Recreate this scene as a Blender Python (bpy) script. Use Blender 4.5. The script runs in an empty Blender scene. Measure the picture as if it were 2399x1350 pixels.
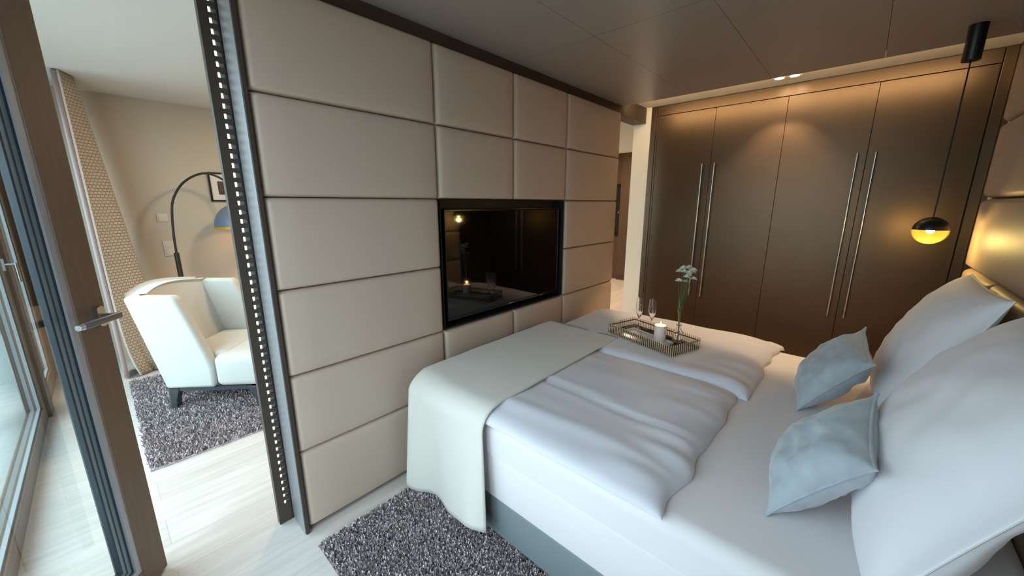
import bpy, bmesh, math, random
import numpy as np
from mathutils import Vector, Matrix, noise
random.seed(7); rng = np.random.default_rng(7)
S = bpy.context.scene; COL = S.collection
PI = math.pi

# ------------------------------------------------------------------ camera
cam_d = bpy.data.cameras.new('camera'); cam = bpy.data.objects.new('camera', cam_d); COL.objects.link(cam)
cam_d.sensor_fit = 'HORIZONTAL'; cam_d.sensor_width = 36.0; cam_d.lens = 881.4846 / 2399 * 36
cam_d.clip_start = 0.02; cam_d.clip_end = 200
yaw, pitch, roll = 7.40770865e-01, -2.19093897e-01, -1.02073391e-03
fw = Vector((math.cos(pitch)*math.cos(yaw), math.cos(pitch)*math.sin(yaw), math.sin(pitch)))
rt = Vector((math.sin(yaw), -math.cos(yaw), 0)); up = rt.cross(fw)
r2 = math.cos(roll)*rt + math.sin(roll)*up; u2 = -math.sin(roll)*rt + math.cos(roll)*up
m3 = Matrix((r2, u2, -fw)).transposed()
cam.matrix_world = Matrix.Translation((0, 0, 1.5)) @ m3.to_4x4()
S.camera = cam

# ------------------------------------------------------------------ sky and daylight
W = bpy.data.worlds.new('sky'); S.world = W; W.use_nodes = True
bg = W.node_tree.nodes['Background']; bg.inputs[1].default_value = 5.0
_g = W.node_tree.nodes.new('ShaderNodeTexCoord'); _s = W.node_tree.nodes.new('ShaderNodeSeparateXYZ'); _r = W.node_tree.nodes.new('ShaderNodeValToRGB'); _mr = W.node_tree.nodes.new('ShaderNodeMapRange')
_mr.inputs[1].default_value = -1; _mr.inputs[2].default_value = 1
W.node_tree.links.new(_g.outputs['Generated'], _s.inputs[0]); W.node_tree.links.new(_s.outputs['Z'], _mr.inputs[0]); W.node_tree.links.new(_mr.outputs[0], _r.inputs[0]); W.node_tree.links.new(_r.outputs[0], bg.inputs[0])
_e = _r.color_ramp.elements; _e[0].position = 0.44; _e[0].color = (0.20, 0.21, 0.20, 1); _e[1].position = 1.0; _e[1].color = (0.78, 1.01, 1.15, 1)
_q = _e.new(0.52); _q.color = (0.52, 0.67, 0.74, 1)
def light(name, kind, loc, energy, color, rot=(0, 0, 0), **k):
    d = bpy.data.lights.new(name, kind); d.energy = energy; d.color = color
    for a, b in k.items(): setattr(d, a, b)
    o = bpy.data.objects.new(name, d); o.location = loc; o.rotation_euler = rot; COL.objects.link(o); return o
# portal: guides the daylight of the sky through the glazed facade (gives off nothing itself)
po = light('facade_portal', 'AREA', (-0.55, 2.3, 1.2), 0, (1, 1, 1), (0, -PI/2, 0), shape='RECTANGLE', size=2.45, size_y=5.8)
po.data.cycles.is_portal = True
WARM = (1.0, 0.72, 0.42)
# warm LED line in the ceiling cove, behind the edge of the satin panels, in front of the wardrobe
light('cove_light', 'AREA', (3.372, 0.62, 2.398), 7.0, (1.0, 0.74, 0.40), (0, -PI/2-0.0, 0), shape='RECTANGLE', size=0.025, size_y=2.1)
S.view_settings.view_transform = 'Standard'; S.view_settings.look = 'None'
S.view_settings.exposure = 0.55; S.view_settings.gamma = 1.0; S.view_settings.use_curve_mapping = False

# ------------------------------------------------------------------ materials
def srgb(r, g, b):
    f = lambda c: c/12.92 if c <= 0.04045 else ((c+0.055)/1.055)**2.4
    return (f(r/255), f(g/255), f(b/255), 1)
def mat(name, col, rough=0.5, metal=0.0, spec=0.5, sheen=0, coat=0, noise_amt=0, noise_scale=40, bump=0, bump_scale=200, emit=None, aniso=0, trans=0, stretch=None):
    m = bpy.data.materials.new(name); m.use_nodes = True; nt = m.node_tree; b = nt.nodes['Principled BSDF']
    b.inputs['Base Color'].default_value = col; b.inputs['Roughness'].default_value = rough; b.inputs['Metallic'].default_value = metal
    b.inputs['Specular IOR Level'].default_value = spec
    if sheen: b.inputs['Sheen Weight'].default_value = sheen; b.inputs['Sheen Roughness'].default_value = 0.5
    if coat: b.inputs['Coat Weight'].default_value = coat; b.inputs['Coat Roughness'].default_value = 0.1
    if trans: b.inputs['Transmission Weight'].default_value = trans
    if emit: b.inputs['Emission Color'].default_value = emit[0]; b.inputs['Emission Strength'].default_value = emit[1]
    co = nt.nodes.new('ShaderNodeTexCoord'); src = co.outputs['Object']
    if stretch:
        mp = nt.nodes.new('ShaderNodeMapping'); mp.inputs['Scale'].default_value = stretch; nt.links.new(src, mp.inputs[0]); src = mp.outputs[0]
    if noise_amt:
        n = nt.nodes.new('ShaderNodeTexNoise'); n.inputs['Scale'].default_value = noise_scale; n.inputs['Detail'].default_value = 5
        nt.links.new(src, n.inputs['Vector'])
        r = nt.nodes.new('ShaderNodeMapRange'); r.inputs[1].default_value = 0.3; r.inputs[2].default_value = 0.7
        r.inputs[3].default_value = 1-noise_amt; r.inputs[4].default_value = 1+noise_amt
        nt.links.new(n.outputs[0], r.inputs[0])
        x = nt.nodes.new('ShaderNodeMix'); x.data_type = 'RGBA'; x.blend_type = 'MULTIPLY'; x.inputs[0].default_value = 1
        x.inputs[6].default_value = col; nt.links.new(r.outputs[0], x.inputs[7]); nt.links.new(x.outputs[2], b.inputs['Base Color'])
    if bump:
        n = nt.nodes.new('ShaderNodeTexNoise'); n.inputs['Scale'].default_value = bump_scale; n.inputs['Detail'].default_value = 3
        nt.links.new(src, n.inputs['Vector'])
        bp = nt.nodes.new('ShaderNodeBump'); bp.inputs['Strength'].default_value = bump; bp.inputs['Distance'].default_value = 0.002
        nt.links.new(n.outputs[0], bp.inputs['Height']); nt.links.new(bp.outputs[0], b.inputs['Normal'])
    return m
def glass_mat(name, tint=(0.96, 0.985, 0.98, 1), gain=1.6):
    m = bpy.data.materials.new(name); m.use_nodes = True; nt = m.node_tree; nt.nodes.clear()
    o = nt.nodes.new('ShaderNodeOutputMaterial'); t = nt.nodes.new('ShaderNodeBsdfTransparent'); t.inputs[0].default_value = tint
    g = nt.nodes.new('ShaderNodeBsdfGlossy'); g.inputs['Roughness'].default_value = 0.01
    f = nt.nodes.new('ShaderNodeFresnel'); f.inputs[0].default_value = 1.5
    mu = nt.nodes.new('ShaderNodeMath'); mu.operation = 'MULTIPLY'; mu.inputs[1].default_value = gain; mu.use_clamp = True
    x = nt.nodes.new('ShaderNodeMixShader')
    ge = nt.nodes.new('ShaderNodeNewGeometry'); iv = nt.nodes.new('ShaderNodeMath'); iv.operation = 'SUBTRACT'; iv.inputs[0].default_value = 1; m2 = nt.nodes.new('ShaderNodeMath'); m2.operation = 'MULTIPLY'
    nt.links.new(ge.outputs['Backfacing'], iv.inputs[1]); nt.links.new(f.outputs[0], mu.inputs[0]); nt.links.new(mu.outputs[0], m2.inputs[0]); nt.links.new(iv.outputs[0], m2.inputs[1]); nt.links.new(m2.outputs[0], x.inputs[0]); nt.links.new(t.outputs[0], x.inputs[1]); nt.links.new(g.outputs[0], x.inputs[2])
    nt.links.new(x.outputs[0], o.inputs[0]); return m
def floor_mat(name, c1, c2, plank=0.2, along_x=True, rough=0.45):
    m = mat(name, c1, rough); nt = m.node_tree; b = nt.nodes['Principled BSDF']
    co = nt.nodes.new('ShaderNodeTexCoord')
    mp = nt.nodes.new('ShaderNodeMapping'); mp.inputs['Rotation'].default_value = (0, 0, 0 if along_x else PI/2)
    nt.links.new(co.outputs['Object'], mp.inputs[0])
    br = nt.nodes.new('ShaderNodeTexBrick'); br.offset = 0.37; br.inputs['Scale'].default_value = 1
    br.inputs['Brick Width'].default_value = 2.1; br.inputs['Row Height'].default_value = plank; br.inputs['Mortar Size'].default_value = 0.0012
    br.inputs['Color1'].default_value = c1; br.inputs['Color2'].default_value = c2
    br.inputs['Mortar'].default_value = tuple(v*0.72 for v in c2[:3])+(1,)
    nt.links.new(mp.outputs[0], br.inputs['Vector'])
    m2 = nt.nodes.new('ShaderNodeMapping'); m2.inputs['Scale'].default_value = (1.2, 14, 1); nt.links.new(mp.outputs[0], m2.inputs[0])
    n = nt.nodes.new('ShaderNodeTexNoise'); n.inputs['Scale'].default_value = 2.2; n.inputs['Detail'].default_value = 6; nt.links.new(m2.outputs[0], n.inputs['Vector'])
    r = nt.nodes.new('ShaderNodeMapRange'); r.inputs[1].default_value = 0.3; r.inputs[2].default_value = 0.7; r.inputs[3].default_value = 0.86; r.inputs[4].default_value = 1.06
    nt.links.new(n.outputs[0], r.inputs[0])
    x = nt.nodes.new('ShaderNodeMix'); x.data_type = 'RGBA'; x.blend_type = 'MULTIPLY'; x.inputs[0].default_value = 1
    nt.links.new(br.outputs[0], x.inputs[6]); nt.links.new(r.outputs[0], x.inputs[7]); nt.links.new(x.outputs[2], b.inputs['Base Color'])
    return m
def rug_mat(name, cols):
    m = mat(name, cols[0], 0.9, spec=0.1); nt = m.node_tree; b = nt.nodes['Principled BSDF']
    g = nt.nodes.new('ShaderNodeNewGeometry'); cr = nt.nodes.new('ShaderNodeValToRGB'); cr.color_ramp.interpolation = 'CONSTANT'
    e = cr.color_ramp.elements; e[0].position = 0; e[0].color = cols[0]; e[1].position = 0.3; e[1].color = cols[1]
    for i, cc in enumerate(cols[2:]): q = e.new(0.55+0.22*i); q.color = cc
    nt.links.new(g.outputs['Random Per Island'], cr.inputs[0]); nt.links.new(cr.outputs[0], b.inputs['Base Color']); return m
def weave_mat(name, c1, c2, scale):
    m = mat(name, c1, 0.8, spec=0.2, sheen=0.3); nt = m.node_tree; b = nt.nodes['Principled BSDF']
    uv = nt.nodes.new('ShaderNodeUVMap'); br = nt.nodes.new('ShaderNodeTexBrick'); br.offset = 0.5
    br.inputs['Scale'].default_value = scale; br.inputs['Brick Width'].default_value = 0.55; br.inputs['Row Height'].default_value = 0.42; br.inputs['Mortar Size'].default_value = 0.06
    br.inputs['Color1'].default_value = c1; br.inputs['Color2'].default_value = tuple(v*0.93 for v in c1[:3])+(1,); br.inputs['Mortar'].default_value = c2
    br.inputs['Mortar Smooth'].default_value = 0.4
    nt.links.new(uv.outputs[0], br.inputs['Vector']); nt.links.new(br.outputs[0], b.inputs['Base Color'])
    bp = nt.nodes.new('ShaderNodeBump'); bp.inputs['Strength'].default_value = 0.6; bp.inputs['Distance'].default_value = 0.003; bp.invert = True
    nt.links.new(br.outputs['Fac'], bp.inputs['Height']); nt.links.new(bp.outputs[0], b.inputs['Normal']); return m

M = dict(
    leather=mat('beige_leatherette', srgb(202, 180, 164), 0.48, spec=0.35, bump=0.08, bump_scale=700),
    frame=mat('dark_umber_frame', srgb(74, 62, 54), 0.45, spec=0.4),
    frame_black=mat('black_shadow_profile', srgb(20, 18, 17), 0.5),
    alu=mat('grey_satin_metal', srgb(150, 150, 154), 0.45, metal=0.3),
    gasket=mat('dark_blue_gasket', srgb(38, 48, 60), 0.4),
    bead=mat('blue_grey_bead', srgb(120, 140, 152), 0.35, metal=0.3),
    beadlight=mat('pale_metal_bead', srgb(166, 168, 174), 0.35, metal=0.3),
    doorwood=mat('brown_door_wood', srgb(110, 88, 70), 0.5, noise_amt=0.08, noise_scale=3, stretch=(25, 25, 1.2)),
    chrome=mat('brushed_chrome', srgb(190, 192, 192), 0.22, metal=1.0),
    grey_steel=mat('grey_steel', srgb(120, 123, 126), 0.4, metal=0.8),
    bronze=mat('bronze_lacquer', srgb(92, 74, 58), 0.34, metal=0.75, noise_amt=0.04, noise_scale=6),
    ceilpanel=mat('satin_taupe_panel', srgb(158, 147, 139), 0.33, spec=0.6),
    plaster=mat('white_plaster', srgb(238, 228, 212), 0.8, spec=0.2),
    livwall=mat('cream_wall', srgb(206, 194, 176), 0.85, spec=0.2),
    livceil=mat('white_ceiling_paint', srgb(225, 224, 220), 0.85, spec=0.2),
    gap=mat('dark_gap', srgb(30, 26, 24), 0.8),
    oak=floor_mat('whitewashed_oak', srgb(216, 205, 199), srgb(206, 195, 188), 0.19),
    deck=floor_mat('grey_deck_boards', srgb(205, 205, 200), srgb(190, 192, 188), 0.12, along_x=False),
    rug=rug_mat('shag_pile', [srgb(160, 144, 145), srgb(196, 182, 183), srgb(232, 224, 224), srgb(124, 108, 112)]),
    sheet=mat('white_cotton_sheet', srgb(236, 228, 230), 0.85, spec=0.15, sheen=0.2, bump=0.05, bump_scale=400),
    duvet=mat('white_striped_duvet', srgb(226, 221, 230), 0.7, spec=0.25, sheen=0.25),
    throw=mat('ivory_throw', srgb(226, 219, 211), 0.85, spec=0.15, sheen=0.3, bump=0.12, bump_scale=600),
    pillow=mat('white_pillowcase', srgb(230, 224, 229), 0.8, spec=0.15, sheen=0.2),
    cushion=mat('grey_blue_velvet', srgb(170, 176, 184), 0.75, spec=0.2, sheen=0.5, noise_amt=0.13, noise_scale=16, bump=0.2, bump_scale=300),
    bedbase=mat('slate_grey_upholstery', srgb(128, 136, 140), 0.6, spec=0.3, bump=0.1, bump_scale=500),
    armchair=mat('pale_mint_upholstery', srgb(206, 204, 198), 0.8, spec=0.15, sheen=0.4, noise_amt=0.02, noise_scale=8),
    chairleg=mat('dark_stained_leg', srgb(66, 66, 72), 0.4),
    black=mat('black_lacquer', srgb(14, 13, 13), 0.35),
    screen=mat('tv_glass', srgb(6, 6, 6), 0.04, spec=0.7),
    bezel=mat('tv_bezel', srgb(16, 15, 15), 0.2),
    mark=mat('grey_print', srgb(150, 150, 155), 0.4),
    curtain=weave_mat('woven_curtain', srgb(196, 178, 158), srgb(138, 118, 100), 17),
    leather_shaded=mat('shaded_leatherette', srgb(168, 148, 132), 0.5, spec=0.3, bump=0.08, bump_scale=700),  # beige leatherette darkened, the headboard's shade put into the colour
    band=mat('pale_curtain_band', srgb(226, 228, 226), 0.85, noise_amt=0.1, noise_scale=90),
    lining=mat('mauve_lining', srgb(170, 150, 150), 0.8, sheen=0.2),
    lampblack=mat('dark_grey_powdercoat', srgb(44, 42, 42), 0.4),
    shade=mat('slate_blue_shade', srgb(112, 126, 146), 0.35),
    gold=mat('gold_inner', srgb(226, 160, 20), 0.4, metal=0.2),
    paper=mat('white_paper', srgb(230, 225, 220), 0.8),
    print=mat('brown_print', srgb(90, 66, 58), 0.8, noise_amt=0.7, noise_scale=45),
    switch=mat('white_plastic', srgb(222, 212, 198), 0.4),
    rod=mat('champagne_rod', srgb(206, 184, 156), 0.38, metal=0.35),
    rail=mat('dark_bronze_rail', srgb(66, 44, 36), 0.4, metal=0.4),
    traybase=mat('smoked_mirror_base', srgb(120, 100, 82), 0.2, metal=0.6),
    wax=mat('pale_pink_wax', srgb(246, 220, 210), 0.5, spec=0.3),
    ceramic=mat('white_stone_plate', srgb(215, 212, 212), 0.4),
    clear=mat('clear_glass', (1, 1, 1, 1), 0.0, trans=1.0),
    pane=glass_mat('window_pane', (0.95, 0.985, 0.98, 1), 1.7),
    green=mat('green_stem', srgb(92, 114, 66), 0.6),
    petal=mat('white_petal', srgb(252, 250, 242), 0.6),
    yolk=mat('pale_yellow_centre', srgb(210, 190, 90), 0.7),
    kitchen=mat('brown_kitchen_front', srgb(92, 72, 58), 0.35, metal=0.4),
    oven=mat('black_oven_glass', srgb(16, 18, 18), 0.12),
    steel=mat('bright_steel', srgb(200, 200, 196), 0.25, metal=0.9),
    flame=mat('flame', (1, 0.6, 0.2, 1), 0.5, emit=((1.0, 0.55, 0.18, 1), 30)),
    led=mat('lit_slot', (1, 1, 1, 1), 0.5, emit=((1.0, 0.93, 0.82, 1), 2.0)),
    ledgrey=mat('slot_wall', srgb(120, 126, 124), 0.5),
    bulb=mat('lit_lamp', (1, 1, 1, 1), 0.5, emit=((1.0, 0.86, 0.62, 1), 40)),
    bulb2=mat('lit_bulb', (1, 1, 1, 1), 0.5, emit=((1.0, 0.78, 0.42, 1), 30)),
    leafpane=glass_mat('door_leaf_pane', (0.93, 0.97, 0.965, 1), 3.4),
    amber=glass_mat('yellow_glass', (1.0, 0.96, 0.72, 1), 1.6),
)
nt = M['amber'].node_tree; _t = [n for n in nt.nodes if n.type == 'BSDF_TRANSPARENT'][0]; _x = [n for n in nt.nodes if n.type == 'MIX_SHADER'][0]
_d = nt.nodes.new('ShaderNodeBsdfTranslucent'); _d.inputs[0].default_value = (1.0, 0.80, 0.18, 1); _m = nt.nodes.new('ShaderNodeMixShader'); _m.inputs[0].default_value = 0.03
nt.links.new(_t.outputs[0], _m.inputs[1]); nt.links.new(_d.outputs[0], _m.inputs[2]); nt.links.new(_m.outputs[0], _x.inputs[1])

# ------------------------------------------------------------------ mesh helpers
class MB:
    def __init__(s): s.v = []; s.f = []; s.mi = []; s.uv = None
    def add(s, vs, fs, mi=0):
        o = len(s.v); s.v += [tuple(p) for p in vs]; s.f += [tuple(i+o for i in q) for q in fs]; s.mi += [mi]*len(fs); return s
    def box(s, a, b, mi=0):
        x0, y0, z0 = (min(a[i], b[i]) for i in range(3)); x1, y1, z1 = (max(a[i], b[i]) for i in range(3))
        return s.add([(x0,y0,z0),(x1,y0,z0),(x1,y1,z0),(x0,y1,z0),(x0,y0,z1),(x1,y0,z1),(x1,y1,z1),(x0,y1,z1)],
                     [(0,3,2,1),(4,5,6,7),(0,1,5,4),(1,2,6,5),(2,3,7,6),(3,0,4,7)], mi)
    def prism(s, poly, ax, t0, t1, mi=0):
        # poly: 2D outline; extruded along axis ax
        def P(q, t):
            return {0: (t, q[0], q[1]), 1: (q[0], t, q[1]), 2: (q[0], q[1], t)}[ax]
        n = len(poly); vs = [P(q, t0) for q in poly] + [P(q, t1) for q in poly]
        fs = [tuple(range(n)), tuple(range(2*n-1, n-1, -1))] + [(i, i+n, (i+1) % n+n, (i+1) % n) for i in range(n)]
        return s.add(vs, fs, mi)
    def tube(s, pts, r, n=10, caps=True, mi=0):
        pts = [Vector(p) for p in pts]; rs = r if isinstance(r, (list, tuple)) else [r]*len(pts)
        vs = []; fs = []; ref = None
        for i, p in enumerate(pts):
            t = (pts[min(i+1, len(pts)-1)] - pts[max(i-1, 0)]).normalized()
            if ref is None: ref = t.orthogonal().normalized()
            ref = (ref - t*ref.dot(t)).normalized(); b = t.cross(ref)
            for k in range(n): a = 2*PI*k/n; vs.append(p + (ref*math.cos(a)+b*math.sin(a))*rs[i])
        for i in range(len(pts)-1):
            for k in range(n): fs.append((i*n+k, i*n+(k+1) % n, (i+1)*n+(k+1) % n, (i+1)*n+k))
        if caps: fs.append(tuple(range(n-1, -1, -1))); fs.append(tuple((len(pts)-1)*n+k for k in range(n)))
        return s.add(vs, fs, mi)
    def lathe(s, prof, c=(0, 0, 0), n=32, mi=0):
        vs = []; fs = []
        for (r, z) in prof:
            for k in range(n): a = 2*PI*k/n; vs.append((c[0]+r*math.cos(a), c[1]+r*math.sin(a), c[2]+z))
        for i in range(len(prof)-1):
            for k in range(n): fs.append((i*n+k, i*n+(k+1) % n, (i+1)*n+(k+1) % n, (i+1)*n+k))
        return s.add(vs, fs, mi)
    def grid(s, nu, nv, fn, mi=0, flip=False):
        vs = [fn(i/nu, j/nv) for j in range(nv+1) for i in range(nu+1)]; w = nu+1
        fs = [(j*w+i, j*w+i+1, (j+1)*w+i+1, (j+1)*w+i) for j in range(nv) for i in range(nu)]
        if flip: fs = [q[::-1] for q in fs]
        return s.add(vs, fs, mi)
    def build(s, name, mats, parent=None, off=None, smooth=True, ang=40, bevel=0, seg=2, weld=False, subsurf=0):
        me = bpy.data.meshes.new(name); o0 = Vector(off) if off is not None else Vector((0, 0, 0))
        me.from_pydata([Vector(p)-o0 for p in s.v], [], s.f)
        for m in (mats if isinstance(mats, (list, tuple)) else [mats]): me.materials.append(m)
        me.polygons.foreach_set('material_index', s.mi)
        if weld:
            bm = bmesh.new(); bm.from_mesh(me); bmesh.ops.remove_doubles(bm, verts=bm.verts, dist=1e-5); bmesh.ops.recalc_face_normals(bm, faces=bm.faces); bm.to_mesh(me); bm.free()
        if smooth: me.shade_smooth(); me.set_sharp_from_angle(angle=math.radians(ang))
        me.update(); ob = bpy.data.objects.new(name, me); COL.objects.link(ob)
        if parent is not None: ob.parent = parent
        if bevel:
            bv = ob.modifiers.new('bevel', 'BEVEL'); bv.width = bevel; bv.segments = seg; bv.limit_method = 'ANGLE'; bv.angle_limit = math.radians(35)
        if subsurf:
            ss = ob.modifiers.new('subsurf', 'SUBSURF'); ss.levels = subsurf; ss.render_levels = subsurf
        return ob
def rbox(a, b, r, n=6, top_only=False):
    """box with rounded edges as a subdivided superellipsoid-like shell"""
    m = MB(); bm = bmesh.new(); bmesh.ops.create_cube(bm, size=1)
    for v in bm.verts: v.co = Vector(((a[0]+b[0])/2+v.co.x*(b[0]-a[0]), (a[1]+b[1])/2+v.co.y*(b[1]-a[1]), (a[2]+b[2])/2+v.co.z*(b[2]-a[2])))
    eg = [e for e in bm.edges if not top_only or any(v.co.z > (a[2]+b[2])/2 for v in e.verts)]
    bmesh.ops.bevel(bm, geom=eg, offset=r, segments=n, profile=0.5, affect='EDGES')
    bm.verts.index_update(); m.add([v.co[:] for v in bm.verts], [[v.index for v in f.verts] for f in bm.faces]); bm.free(); return m
def thing(name, label, cat, loc=(0, 0, 0), rot=None, group=None):
    o = bpy.data.objects.new(name, None); o.empty_display_size = 0.1; COL.objects.link(o); o.location = loc
    if rot is not None: o.rotation_euler = rot if len(rot) == 3 else (0, 0, rot[0])
    return tag(o, label, cat, group)
def tag(o, label, cat, group=None):
    o['label'] = label; o['category'] = cat
    if group: o['group'] = group
    return o
def struct(o): o['kind'] = 'structure'; return o
def nz(p, s): return noise.noise(Vector(p)*s)

# ================================================================== SETTING
FX = -0.45          # inner face of the glazed facade
YB = -0.55          # wall behind the headboard
YF = 5.20           # far wall of the living room
ZC = 2.36           # underside of the satin ceiling panels
ZP = 2.431          # plaster ceiling of the bedroom
ZL = 2.48           # living room ceiling
struct(MB().box((FX-0.08, YB-0.1, -0.1), (8.0, YF+0.1, 0)).build('floor', M['oak'], smooth=False))
# satin panels, 57 cm wide with open 4 mm joints, running along x
b = MB(); ys = [YB, 0.036-0.57, 0.036, 0.606, 1.174, 1.735]
for y0, y1 in zip(ys[:-1], ys[1:]):
    if y1-y0 > 0.05:
        for x0, x1 in ((FX, 1.93), (1.93, 3.378)): b.box((x0+0.002, y0+0.001, ZC), (x1-0.0015*(x1 < 3), y1-0.001, ZC+0.03))
struct(b.build('ceiling', M['ceilpanel'], smooth=False))
struct(MB().box((FX, YB, ZC+0.035), (3.36, 1.735, ZC+0.06)).build('ceiling_core', M['gap'], smooth=False))
struct(MB().box((3.30, YB-0.1, ZP), (4.6, 1.87, ZP+0.06)).build('ceiling_edge', M['plaster'], smooth=False))
struct(MB().box((FX-0.08, 1.87, ZL), (4.3, YF+0.1, ZL+0.08)).box((4.3, 1.87, ZL), (8.1, YF+0.1, ZL+0.08)).build('ceiling_living', M['livceil'], smooth=False))
struct(MB().box((FX, 1.735, 2.286), (3.889, 1.87, ZP+0.02)).box((FX, 1.86, ZP-0.02), (3.889, 1.88, ZL+0.02)).build('trim_1', M['frame'], smooth=False, bevel=0.002))
struct(MB().box((FX-0.1, YB-0.1, 0), (4.6, YB, ZP)).build('wall_headboard', M['bronze'], smooth=False))
struct(MB().box((3.89, 1.682, 0), (4.6, 1.862, ZP+0.05)).build('wall_wardrobe', M['plaster'], smooth=False, bevel=0.004))
struct(MB().box((-0.085, YF, 0), (8.1, YF+0.1, ZL)).build('wall_living', M['livwall'], smooth=False))
struct(MB().box((FX-0.08, YF, 0), (-0.085, YF+0.1, ZL)).build('wall_shade_strip', M['frame'], smooth=False))  # dark strip standing in for the shaded wall beside the curtain
struct(MB().box((8.0, 1.86, 0), (8.1, YF, ZL)).build('wall_kitchen', M['livwall'], smooth=False))
struct(MB().box((4.6, 1.76, 0), (8.1, 1.86, ZL)).build('wall_hall', M['livwall'], smooth=False))
struct(MB().box((4.3, 1.862, 2.10), (4.42, YF, ZL)).build('wall_lintel', M['livwall'], smooth=False))

# glazed facade: windows and the balcony door opening
def glazing(name, y0, y1, z0=0.0, z1=2.36, fr=0.07, sill=0.10, handle=None):
    e = MB(); x0, x1 = FX-0.08, FX
    e.box((x0, y0, z0), (x1, y0+fr, z1)); e.box((x0, y1-fr, z0), (x1, y1, z1)); e.box((x0, y0+fr, z1-fr), (x1, y1-fr, z1)); e.box((x0, y0+fr, z0), (x1, y1-fr, z0+sill))
    o = e.build(name, M['doorwood'], smooth=False, bevel=0.004); struct(o)
    t = 0.012
    q = MB(); q.box((x1-0.03, y0+fr, z0+sill), (x1-0.015, y1-fr, z0+sill+t)); q.box((x1-0.03, y0+fr, z0+sill+t), (x1-0.015, y0+fr+t, z1-fr)); q.box((x1-0.03, y1-fr-t, z0+sill+t), (x1-0.015, y1-fr, z1-fr))
    q.build('glazing_bead', M['beadlight'], o, smooth=False)
    MB().box((x0+0.035, y0+fr, z0+sill), (x0+0.043, y1-fr, z1-fr)).build('window_glass', M['pane'], o, smooth=False)
    if handle:
        h = MB(); hy, hz = handle
        h.box((FX, hy-0.016, hz-0.04), (FX+0.012, hy+0.016, hz+0.04))
        h.tube([(FX+0.01, hy, hz), (FX+0.055, hy, hz)], 0.008); h.tube([(FX+0.055, hy, hz+0.008), (FX+0.055, hy, hz-0.12)], 0.009)
        h.build('window_handle', M['chrome'], o)
    return o
glazing('window_3', -0.02, 0.74)
glazing('window_2', 1.49, 4.12, handle=(4.07, 1.12))
glazing('window_1', 4.26, 4.97, sill=0.14)
struct(MB().box((FX-0.08, 4.12, 0), (FX+0.02, 4.26, 2.36)).build('trim_3', M['doorwood'], smooth=False, bevel=0.004))
struct(MB().box((FX-0.08, 1.45, 0), (FX, 1.49, 2.36)).box((FX-0.08, 0.74, 0), (FX, 0.78, 2.36)).box((FX-0.08, 0.78, 2.28), (FX, 1.45, 2.36)).build('trim_4', M['doorwood'], smooth=False))
struct(MB().box((FX-0.08, YB-0.1, 0), (FX, -0.02, 2.36)).build('wall_window', M['plaster'], smooth=False))
struct(MB().box((FX-0.08, 4.97, 0), (FX, YF, 2.36)).build('wall_facade', M['frame'], smooth=False))
struct(MB().box((FX-0.08, YB-0.1, 2.36), (FX, YF, ZL+0.08)).build('trim_5', M['doorwood'], smooth=False))
# balcony outside
struct(MB().box((-2.2, -3.0, -0.14), (FX-0.08, 7.5, -0.04)).build('floor_balcony', M['deck'], smooth=False))
b = MB()
for i in range(9): b.box((-2.25, -3.0, 0.0+i*0.12), (-2.2, 7.5, 0.114+i*0.12))
struct(b.build('wall_balcony', M['livceil'], smooth=False))

# ------------------------------------------------------------------ balcony door leaf (open into the room)
AZ = math.atan2(0.788, 0.616)
dl = bpy.data.objects.new('door_1', None); COL.objects.link(dl); dl.location = (-0.024, 1.952, 0); dl.rotation_euler = (0, 0, AZ); struct(dl)
# local x runs from the hinge (-0.65) to the free edge (0); local -y is the room side
LW, DT = 0.70, 0.068
e = MB(); sw = 0.108
e.box((-sw, 0, 0.012), (0, DT, 2.27)); e.box((-LW, 0, 0.012), (-LW+sw, DT, 2.27)); e.box((-LW+sw, 0, 2.27-sw), (-sw, DT, 2.27)); e.box((-LW+sw, 0, 0.012), (-sw, DT, 0.105))
e.build('door_frame', M['doorwood'], dl, smooth=False, bevel=0.003)
def ring(y0, y1, a, bw, m, name):
    q = MB(); x0, x1, z0, z1 = -LW+sw+a, -sw-a, 0.105+a, 2.27-sw-a
    q.box((x1-bw, y0, z0), (x1, y1, z1)); q.box((x0, y0, z0), (x0+bw, y1, z1)); q.box((x0+bw, y0, z1-bw), (x1-bw, y1, z1)); q.box((x0+bw, y0, z0), (x1-bw, y1, z0+bw))
    return q.build(name, m, dl, smooth=False)
ring(0.004, 0.040, 0.0, 0.022, M['beadlight'], 'glazing_bead')
ring(0.012, 0.042, 0.022, 0.006, M['gasket'], 'rubber_gasket')
ring(0.014, 0.040, 0.028, 0.014, M['bead'], 'glazing_bead')
ring(0.013, 0.038, 0.042, 0.003, M['gasket'], 'rubber_gasket')
ring(0.015, 0.038, 0.045, 0.012, M['bead'], 'glazing_bead')
ring(0.016, 0.036, 0.057, 0.007, M['gasket'], 'rubber_gasket')
MB().box((-LW+sw+0.05, 0.024, 0.155), (-sw-0.05, 0.032, 2.27-sw-0.05)).build('window_glass', M['leafpane'], dl, smooth=False)
h = MB(); hz = 1.118
pr = [(0.017*math.cos(a), 0.036*math.sin(a)) for a in np.linspace(0, 2*PI, 24, endpoint=False)]
pr = [(max(-0.015, min(0.015, x*1.6)), z) for x, z in pr]
h.prism([(-0.034+x, hz+z) for x, z in pr], 1, -0.014, 0.0)
h.tube([(-0.034, -0.012, hz), (-0.034, -0.055, hz)], 0.010, 16)
h.build('door_handle', M['chrome'], dl)
h = rbox((-0.165, -0.064, hz-0.0115), (-0.016, -0.052, hz+0.0115), 0.005, 4)
h.build('door_lever', M['grey_steel'], dl)
MB().tube([(-0.180, -0.058, hz), (-0.1652, -0.058, hz)], [0.0095, 0.0115], 16).build('lever_end', M['chrome'], dl)

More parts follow.
